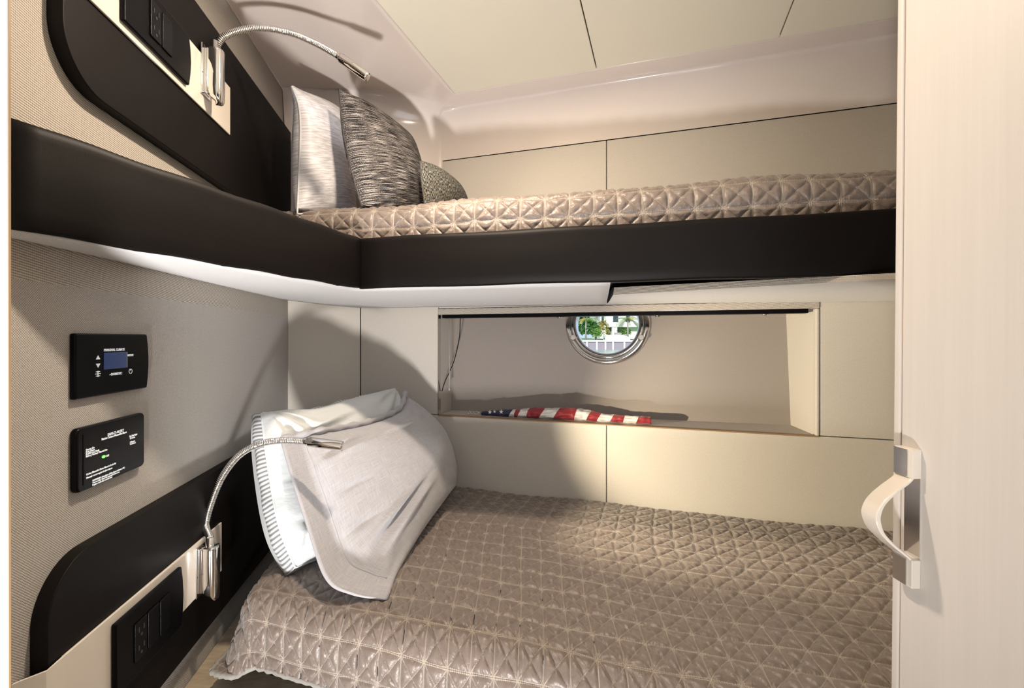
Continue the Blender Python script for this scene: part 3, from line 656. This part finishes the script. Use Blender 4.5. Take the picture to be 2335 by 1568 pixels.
# reading lamps
def reading_lamp(t, zb0, zb1, neck, head, label, power, aim, cone=100):
    root = tag(empty('reading_lamp', LF(t, (zb0+zb1)/2, .0065)), label, 'reading lamp')
    fbox('mounting_plate', LF, t-.022, t+.018, zb0+.006, zb1+.004, .0065, .010, M['chrome'], root, .0012)
    zs_ = [zb0, zb0+.0005, zb0+.004, zb0+.010, zb0+.03, zb1-.006, zb1-.0012, zb1-.0002, zb1]
    rs_ = [.0005, .011, .0148, .0165, .017, .017, .0168, .0158, .0005]; vb, fb_ = [], []
    for z_, r_ in zip(zs_, rs_):
        for q_ in range(32):
            a_ = 2*math.pi*q_/32; co_, si_ = math.cos(a_), math.sin(a_); vb.append(LF(t+.001+r_*.95*math.copysign(abs(co_)**.75, co_), z_-(.010*si_ if z_ < zb0+.02 else 0), .028+r_*1.05*math.copysign(abs(si_)**.75, si_)))
    for i_ in range(len(zs_)-1):
        for q_ in range(32): fb_.append([i_*32+q_, i_*32+(q_+1) % 32, (i_+1)*32+(q_+1) % 32, (i_+1)*32+q_])
    b_ = mesh('lamp_base', vb, fb_, M['chrome'], root, smooth=True)
    fbox('bracket', LF, t-.011, t+.013, zb0+.012, zb1-.002, .0095, .030, M['chrome'], root, .002)
    prism('switch_hole', LF, [(t-.019+.0015*math.cos(a), (zb0+zb1)/2-.004+.0015*math.sin(a)) for a in np.linspace(0, 6.28, 13)[:-1]], .010, .0106, M['dark'], root)
    tube('set_screw', [LF(t+.014, zb0+.02, .022), LF(t+.019, zb0+.02, .024)], .003, M['chrome'], root, 10)
    start = LF(t, zb1-.006, .027)
    tube('ferrule', [start, start+V(0, 0, .006), start+V(0, 0, .0065), start+V(0, 0, .026)], [.0092, .0092, .0082, .0080], M['chrome'], root, 18)
    path = resample(catmull([start+V(0, 0, .022)]+neck+[head[0]], 16), .0008)
    tube('gooseneck', path, lambda i: .0074+.0008*math.sin(i*.0008/.0042*2*math.pi), M['steel'], root, 14)
    h0, h1 = head; D = (h1-h0).normalized(); L = (h1-h0).length
    tube('lamp_head', [h0-D*.004, h0, h0+D*.008, h0+D*.0083, h0+D*.0088, h0+D*(L*.5), h1-D*.002, h1-D*.0005, h1, h1-D*.002], [.0078, .0088, .0088, .0112, .0116, .0116, .0116, .0116, .0108, .0098], M['chrome'], root, 24, cap=False)
    tube('lamp_lens', [h1-D*.004, h1-D*.002], [.0088, .0088], M['led'], root, 16)
    if power: l = light('lamp_light', 'SPOT', h1+D*.004, h1+aim, power, (1.0, .86, .62), spot_size=math.radians(cone), spot_blend=.75, shadow_soft_size=.008)
    return root
Y2 = 1.08
reading_lamp(lt(449), -.59, -.475, [pt(470, 1195, 1.075), pt(484, 1140, 1.08), pt(508, 1085, 1.085), pt(545, 1038, 1.09), pt(590, 1013, 1.09), pt(640, 1004, 1.09)], (pt(697, 1006, 1.09), pt(781, 1017, 1.09)),
    'chrome gooseneck reading lamp with lit end beside the lower berth pillows', 80, Vector((.96, .27, -.01)), 62)
reading_lamp(lt(461), .553, .672, [pt(488, 120, 1.11), pt(506, 88, 1.11), pt(545, 70, 1.12), pt(600, 64, 1.13), pt(665, 76, 1.14), pt(720, 99, 1.15)], (pt(772, 128, 1.15), pt(838, 176, 1.15)),
    'chrome gooseneck reading lamp arching over the upper berth', 6.0, Vector((.9, .2, -.45)))

# ------------------------------------------------------------------ porthole, blind, flag
PFm = Frame(hc, ND, NNN, NUP)
win = tag(empty('window_1', hc), kind='structure')
def lathe(name, fr, prof, m, parent, n=72, ex=1.0):
    v = []; f = []; k_ = len(prof)
    for i in range(n):
        a = 2*math.pi*i/n
        for (r, d) in prof: v.append(fr(r*math.cos(a), r*math.sin(a), d))
    for i in range(n):
        for j in range(k_-1): f.append([i*k_+j, i*k_+j+1, ((i+1) % n)*k_+j+1, ((i+1) % n)*k_+j])
    return mesh(name, v, f, m, parent, smooth=True)
lathe('outer_ring', PFm, [(.160, .0), (.161, .006), (.158, .010), (.141, .013), (.1385, .011), (.138, .006)], M['steel'], win)
lathe('window_frame', PFm, [(.1378, .004), (.137, .016), (.134, .018), (.121, .014), (.118, .008), (.117, -.05)], M['steel'], win)
gl = lathe('pane', PFm, [(.0005, -.010), (.1175, -.010)], M['glass'], win)
for a in (205, 335, 118, 62):
    ar = math.radians(a); c = PFm(.140*math.cos(ar), .140*math.sin(ar), .012)
    kn = tube('dog_bolt', [c, c+NNN*.010, c+NNN*.018, c+NNN*.021], [.006, .0075, .011, .009], M['chrome'], win, 14)
    tube('bolt_stem', [c+NNN*.008, c+NNN*.008+(hc-c).normalized()*.018-V(0, 0, .006)], .0035, M['chrome'], kn, 8)
rail = tag(empty('blind_rail', BF((s0+s1)/2, NZ1, -.06)), 'black blind rail along the top of the wall niche', 'blind rail')
fbox('rail', BF, s0+.01, s1-.015, .0765, .0905, -.052, -.010, M['black'], rail, .002)
fbox('bright_edge', BF, s0+.005, s1-.01, .0895, .0915, -.012, -.002, M['steel'], rail)
for px in (1272, 1500, 1750): tube('clip', [BF(bs(px)-.008, .0745, -.024), BF(bs(px)+.008, .0745, -.024)], .004, M['chrome'], rail, 8)
wd = tag(empty('blind_wand', BF(bs(1018), .07, -.03)), 'thin clear wand hanging at the left end of the wall niche', 'blind wand')
M['clear'] = mat('clear_plastic', (.4, .4, .4), .15, alpha=.5)
tube('wand', [BF(bs(1017), .078, -.03), BF(bs(1017.5), -.15, -.03), BF(bs(1017), -.195, -.03)], [.0012, .0012, .002], M['clear'], wd, 8)
tube('wand_tip', [BF(bs(1017), -.195, -.03), BF(bs(1017), -.206, -.03)], [.003, .004], M['clear'], wd, 8)
for o_, px_ in ((0, 1036), (.006, 1038)):
    pass
cord = tube('cord', catmull([BF(bs(1040), .078, -.04), BF(bs(1037), .0, -.042), BF(bs(1026), -.09, -.038), BF(bs(1008), -.17, -.028), BF(bs(1002), -.21, -.022)], 10), .0016, M['black'], rail)

fg = tag(empty('flag', BF(bs(1270), NZ0, -.05)), 'furled star-spangled flag with red and white stripes lying in the wall niche', 'flag')
c6 = lambda x: x/3.892+960
bandE = [(500, 500, 'b'), (750, 785, 'w'), (800, 815, 'r'), (830, 862, 'w'), (912, 935, 'r'), (1025, 1080, 'w'), (1150, 1210, 'r'), (1345, 1372, 'w'), (1448, 1495, 'r'), (1545, 1590, 'w'), (1665, 1700, 'r'), (1785, 1802, 'w'), (1900, 1930, 'r'), (2042, 2042, 'e')]
topy = [(1070, 941), (1088, 938), (1130, 934), (1170, 933), (1215, 929), (1260, 930), (1305, 929), (1345, 936), (1380, 944), (1425, 947), (1470, 949), (1485, 951)]
def flag_r(px):
    y = np.interp(px, [p[0] for p in topy], [p[1] for p in topy]); Yd = BF(bs(px), 0, -.045).y; zt = (HY-y)/FP*Yd
    return max(.006, (zt-NZ0)/2)
NSEG = 40
names = {'b': ('canton', M['fblue']), 'w': ('white_stripe', M['fwhite']), 'r': ('red_stripe', M['fred'])}
for (e0, e1) in zip(bandE, bandE[1:]):
    nm, m_ = names[e0[2]]; v = []; f = []; K = 14
    for i in range(K+1):
        q = i/K
        for k in range(NSEG):
            a = 2*math.pi*k/NSEG; sl = .5+.5*math.sin(a)      # slant: top leads to the right
            xb = c6(e0[0]+(e0[1]-e0[0])*sl); xe = c6(e1[0]+(e1[1]-e1[0])*sl); px = xb+(xe-xb)*q; s = bs(px); r = flag_r(px)
            rr_ = r*(1+.07*math.sin(5*a+s*60)+.05*math.sin(9*a-s*95)+.04*math.sin(s*260))
            v.append(BF(s, NZ0+r*1.0+rr_*math.sin(a)*.97, -.045+rr_*1.25*math.cos(a)))
    for i in range(K):
        for k in range(NSEG): f.append([i*NSEG+k, i*NSEG+(k+1) % NSEG, (i+1)*NSEG+(k+1) % NSEG, (i+1)*NSEG+k])
    if e0[2] == 'b': f.append(list(range(NSEG)))
    if e1[2] == 'e': f.append([K*NSEG+k for k in range(NSEG)])
    prt = mesh(nm, v, f, m_, fg, smooth=True)
    if nm == 'canton': canton = prt
tube('rope_edge', [BF(bs(c6(e))-.0, NZ0+.01, -.016) for e in (1148, 1152)], .001, M['fwhite'], fg, 6)
for (px, rr2, z) in ((c6(585), .0085, .018), (c6(628), .006, .030), (c6(690), .0085, .022)):
    s = bs(px); r = flag_r(px); st = []
    for i in range(10):
        R = rr2 if i % 2 == 0 else rr2*.42; a = math.pi/2+i*math.pi/5; st.append((s+R*math.cos(a), NZ0+min(r*1.35, .024)+z*.12+R*math.sin(a)))
    prism('star', BF, st, -.045+r*1.05, -.045+r*1.36, M['fwhite'], canton)
for px, r in ((1062, .006), (1070, .005), (1078, .006), (1083, .004)):
    s = bs(px); tube('brass_clip', [BF(s+r*math.cos(a), NZ0+.009+r*math.sin(a), -.035) for a in np.linspace(0, 6.28, 17)], .0016, M['steel'], fg, 8)

# ------------------------------------------------------------------ doorway
DFm = Frame((.502, .60, 0), (0, -1, 0), (-1, 0, 0), (0.0095, 0, 1))
door = tag(empty('door_1', (.502, .6, -1.15)), kind='structure')
fbox('edge_strip', DFm, 0, .0115, -1.1, .9, -.035, 0, M['veneer'], door, .003)
fbox('groove', DFm, .0110, .0135, -1.1, .9, -.035, -.002, M['brown'], door)
fbox('door_panel', DFm, .0130, .62, -1.1, .9, -.035, .0, M['veneer'], door, .002)
hd = empty('door_handle', DFm(.03, -.2, 0)); hd.parent = door; hd.matrix_parent_inverse = Matrix.Translation(-Vector(door.location))
def ty(px): return .60-.502/((px-CX)/FP)
HF = DFm
t0h, t1h = .60-.502/((2052-CX)/FP), .60-.502/((2122-CX)/FP)
t0h, t1h = .016, .043
def hz(py, Y=.575): return (HY-py)/FP*Y
def wedge(z0, z1, slope):
    v = [HF(t0h, z0, 0), HF(t1h, z0, 0), HF(t1h, z1, 0), HF(t0h, z1, 0), HF(t0h, z0+slope[0], .011), HF(t1h, z0+slope[0], .011), HF(t1h, z1-slope[1], .011), HF(t0h, z1-slope[1], .011)]
    return v, [[0, 1, 2, 3], [4, 5, 6, 7], [0, 1, 5, 4], [1, 2, 6, 5], [2, 3, 7, 6], [3, 0, 4, 7]]
for za, zb in ((hz(1082), hz(1018)), (hz(1325), hz(1262))):
    vv, ff = wedge(za, zb, (.0, .0)); mesh('handle_mount', vv, ff, M['cream'], hd, bevel=.001)
    prism('chrome_insert', Frame(HF(t0h-.0004, 0, 0), (-1, 0, 0), (0, 1, 0), HF.up), [(0.0005, za+.001), (.0105, za+.001), (.0105, zb-.001), (.0005, zb-.001)], 0, .0012, M['steel'], hd)
    prism('chrome_insert', HF, [(t0h+.001, za+.001), (t1h-.007, za+.001), (t1h-.007, zb-.001), (t0h+.001, zb-.001)], .0105, .0125, M['steel'], hd, .0005)
fbox('recess_plate', HF, t0h+.004, t1h-.001, hz(1262), hz(1082), 0, .0012, M['steel'], hd)
prof = [(0.004, hz(1070)), (.012, hz(1090)), (.030, hz(1115)), (.044, hz(1140)), (.050, hz(1165)), (.049, hz(1185)), (.043, hz(1208)), (.028, hz(1235)), (.012, hz(1258)), (.004, hz(1275))]
pc = catmull([(p[0], p[1], 0) for p in prof], 6); v = []; f = []
for i, p in enumerate(pc):
    a = pc[max(i-1, 0)]; b = pc[min(i+1, len(pc)-1)]; tn = (b-a).normalized(); nn = Vector((-tn.y, tn.x, 0))
    if nn.x < 0: nn = -nn
    thk = .0035+.003*math.exp(-((p.y-hz(1170))/.02)**2)
    for (tt, s) in ((t0h, -1), (t1h-.002, -1), (t1h-.002, 1), (t0h, 1)):
        q = p+nn*(thk*s*.5); v.append(HF(tt, q.y, q.x))
for i in range(len(pc)-1):
    for k in range(4): f.append([i*4+k, i*4+(k+1) % 4, i*4+4+(k+1) % 4, i*4+4+k])
f += [[0, 1, 2, 3], [len(v)-4+i for i in range(4)]]
mesh('grip', v, f, M['cream'], hd, bevel=.0015)
jm = tag(wbox('trim_3', -.60, -.4958, .41, .45, -1.15, .9, M['jamb']), kind='structure')
wbox('edge_lipping', -.4962, -.4950, .4488, .4506, -1.15, .9, M['brown'], jm)

# ------------------------------------------------------------------ outside the porthole
D = 60.0
def op(px, py, Y=D): return pt(px, py, Y)
c4 = lambda x, y: (1260+x/9.34, 690+y/9.34)
tag(mesh('water', [(-60, 8, -1.35), (90, 8, -1.35), (90, 58.2, -1.35), (-60, 58.2, -1.35)], [[0, 1, 2, 3]], M['water']), 'pale green canal water below the seawall', 'water', kind='stuff')
tag(mesh('ground', [(-60, 58.5, -.2), (90, 58.5, -.2), (90, 140, .3), (-60, 140, .3)], [[0, 1, 2, 3]], M['grass']), kind='structure')
sw = tag(empty('seawall', (12, 58.5, -1.4)), 'low seawall with pale posts along the canal seen through the porthole', 'seawall')
wbox('wall_face', -20, 60, 58.3, 58.6, -1.5, -.35, M['conc'], sw)
wbox('coping', -20, 60, 58.1, 58.7, -.35, -.12, M['cap'], sw)
for x in (710, 925, 1110, 1275, 1520, 1700, 520): X = (c4(x, 0)[0]-CX)/FP*58.2; wbox('post', X-.10, X+.10, 58.0, 58.3, -1.4, -.2, M['cap'], sw, .03)
hs = tag(empty('house', (16, 75, 0)), 'white waterfront house with dark openings seen through the porthole', 'house')
DH = 74.0
def hx(x): return (c4(x, 0)[0]-CX)/FP*DH
def hz2(y): return (HY-c4(0, y)[1])/FP*DH
wbox('wall', hx(1000), hx(2200), DH, DH+8, 0, 9, M['house'], hs)
wbox('beam', hx(1060), hx(2200), DH-1.2, DH, hz2(490), hz2(425), M['cap'], hs)
for x in (1255, 1310, 1075): wbox('column', hx(x)-.22, hx(x)+.22, DH-1.1, DH-.7, -.1, hz2(480), M['house'], hs)
for (a, b, c, d) in ((1150, 1225, 500, 650), (1340, 1520, 500, 640), (1280, 1390, 190, 380), (1560, 1650, 190, 380), (1030, 1080, 200, 360)):
    wbox('window', hx(a), hx(b), DH-.08, DH+.02, hz2(d), hz2(c), M['win'], hs)
wbox('planter', hx(1260), hx(1520), DH-2.2, DH-1.7, -.1, hz2(612), M['trunk'], hs)
def frond_crown(root, top, n, L, droop, seed, mats):
    rs = random.Random(seed)
    for i in range(n):
        az = 2*math.pi*i/n+rs.uniform(-.2, .2); el = rs.uniform(.1, .9); v = []; f = []; K = 7; l = L*rs.uniform(.8, 1.1); pts_ = []
        d = Vector((math.cos(az), math.sin(az), 0)); sd = Vector((-d.y, d.x, 0))
        for k_ in range(K+1): q = k_/K; pts_.append(top+d*(l*q*math.cos(el*(1-q)))+V(0, 0, l*(math.sin(el)*q-droop*q*q)))
        for k_ in range(K):
            c0, c1 = pts_[k_], pts_[k_+1]; w = l*.20*math.sin(math.pi*(k_+.8)/(K+1.2))
            for s in (-1, 1):
                for mm in range(3):
                    a = c0.lerp(c1, mm/3); b = c0.lerp(c1, mm/3+.22); e = a.lerp(b, .5)+sd*s*w+V(0, 0, -w*.55)+d*w*.5; n0 = len(v); v += [a, b, e]; f.append([n0, n0+1, n0+2])
        mesh('frond', v, f, mats[rs.random() < .3], root)
def palm(name, x, ytop, Y, L, seed, label, mats, n=14, lean=0):
    px, py = c4(x, ytop); top = pt(px, py, Y); root = tag(empty(name, (top.x, Y, -.2)), label, 'palm tree')
    tube('trunk', [V(top.x+lean, Y, -.2), V(top.x+lean*.4, Y, top.z*.5), top], [.14, .11, .09], M['trunk'], root, 10); frond_crown(root, top, n, L, .8, seed, mats)
LFm = (M['leafa'], M['leafb'])
palm('palm_tree', 690, 330, 63, 2.0, 1, 'palm tree at the left edge of the porthole view', LFm)
palm('palm_tree', 905, 150, 66, 2.6, 2, 'tall thin palm tree left of the house seen through the porthole', LFm)
palm('palm_tree', 1600, 330, 64, 2.3, 3, 'yellowing palm tree in front of the right side of the house', (M['leafa'], M['leafb']), 18)
def shrub(x, y, Y, r, h, m, label, seed):
    px, py = c4(x, y); c = pt(px, py, Y); rs = random.Random(seed); v = []; f = []
    for i in range(420):
        a, b = rs.uniform(0, 6.28), rs.uniform(-.5, 1.5); q = rs.uniform(.6, 1)
        p = c+V(math.cos(a)*math.cos(b)*r*q, math.sin(a)*math.cos(b)*r*q, math.sin(b)*h*q); w = r*.13
        d1_ = V(rs.uniform(-1, 1), rs.uniform(-1, 1), rs.uniform(-1, 1)).normalized()*w; d2_ = V(rs.uniform(-1, 1), rs.uniform(-1, 1), rs.uniform(-1, 1)).normalized()*w
        n0 = len(v); v += [p-d1_, p+d2_, p+d1_, p-d2_]; f.append([n0, n0+1, n0+2, n0+3])
    ob = mesh('shrub', v, f, m); return tag(ob, label, 'shrub')
shrub(780, 560, 64, 1.5, 1.5, M['leafc'], 'dense dark green shrub at the left of the porthole view', 1)
shrub(600, 500, 67, 1.8, 1.9, M['leafc'], 'dark green shrub at the far left edge of the porthole view', 5)
shrub(930, 640, 61, .7, .8, M['leafa'], 'bright green shrub beside the thin palm trunk', 2)
shrub(1060, 560, 66, 1.0, 1.5, M['leafd'], 'orange tinged shrub beside the white house', 3)
shrub(1560, 600, 65, .8, .7, M['leafa'], 'low shrub under the yellowing palm', 4)
bt = tag(empty('boat', (13, 60.5, -.2)), 'white covered boat resting behind the seawall', 'boat')
X0, X1 = (c4(1090, 0)[0]-CX)/FP*60.5, (c4(1640, 0)[0]-CX)/FP*60.5
v = []; f = []; K = 16
for i in range(K+1):
    q = i/K; w = .9*math.sin(math.pi*min(1, .12+q*.88))**.5 if q < 1 else .3; h = .42*math.sin(math.pi*q)**.6+.12
    for k_ in range(9): a = math.pi*k_/8; v.append(V(X0+(X1-X0)*q, 60.5-w*math.cos(a), -.15+h*math.sin(a)+.2*(a > 0 and a < 3.1)))
for i in range(K):
    for k_ in range(8): n0 = i*9+k_; f.append([n0, n0+1, n0+10, n0+9])
mesh('cover', v, f, M['boatw'], bt, smooth=True)
wbox('hull', X0+.1, X1-.1, 59.8, 61.2, -.2, .12, M['boatw'], bt, .05)
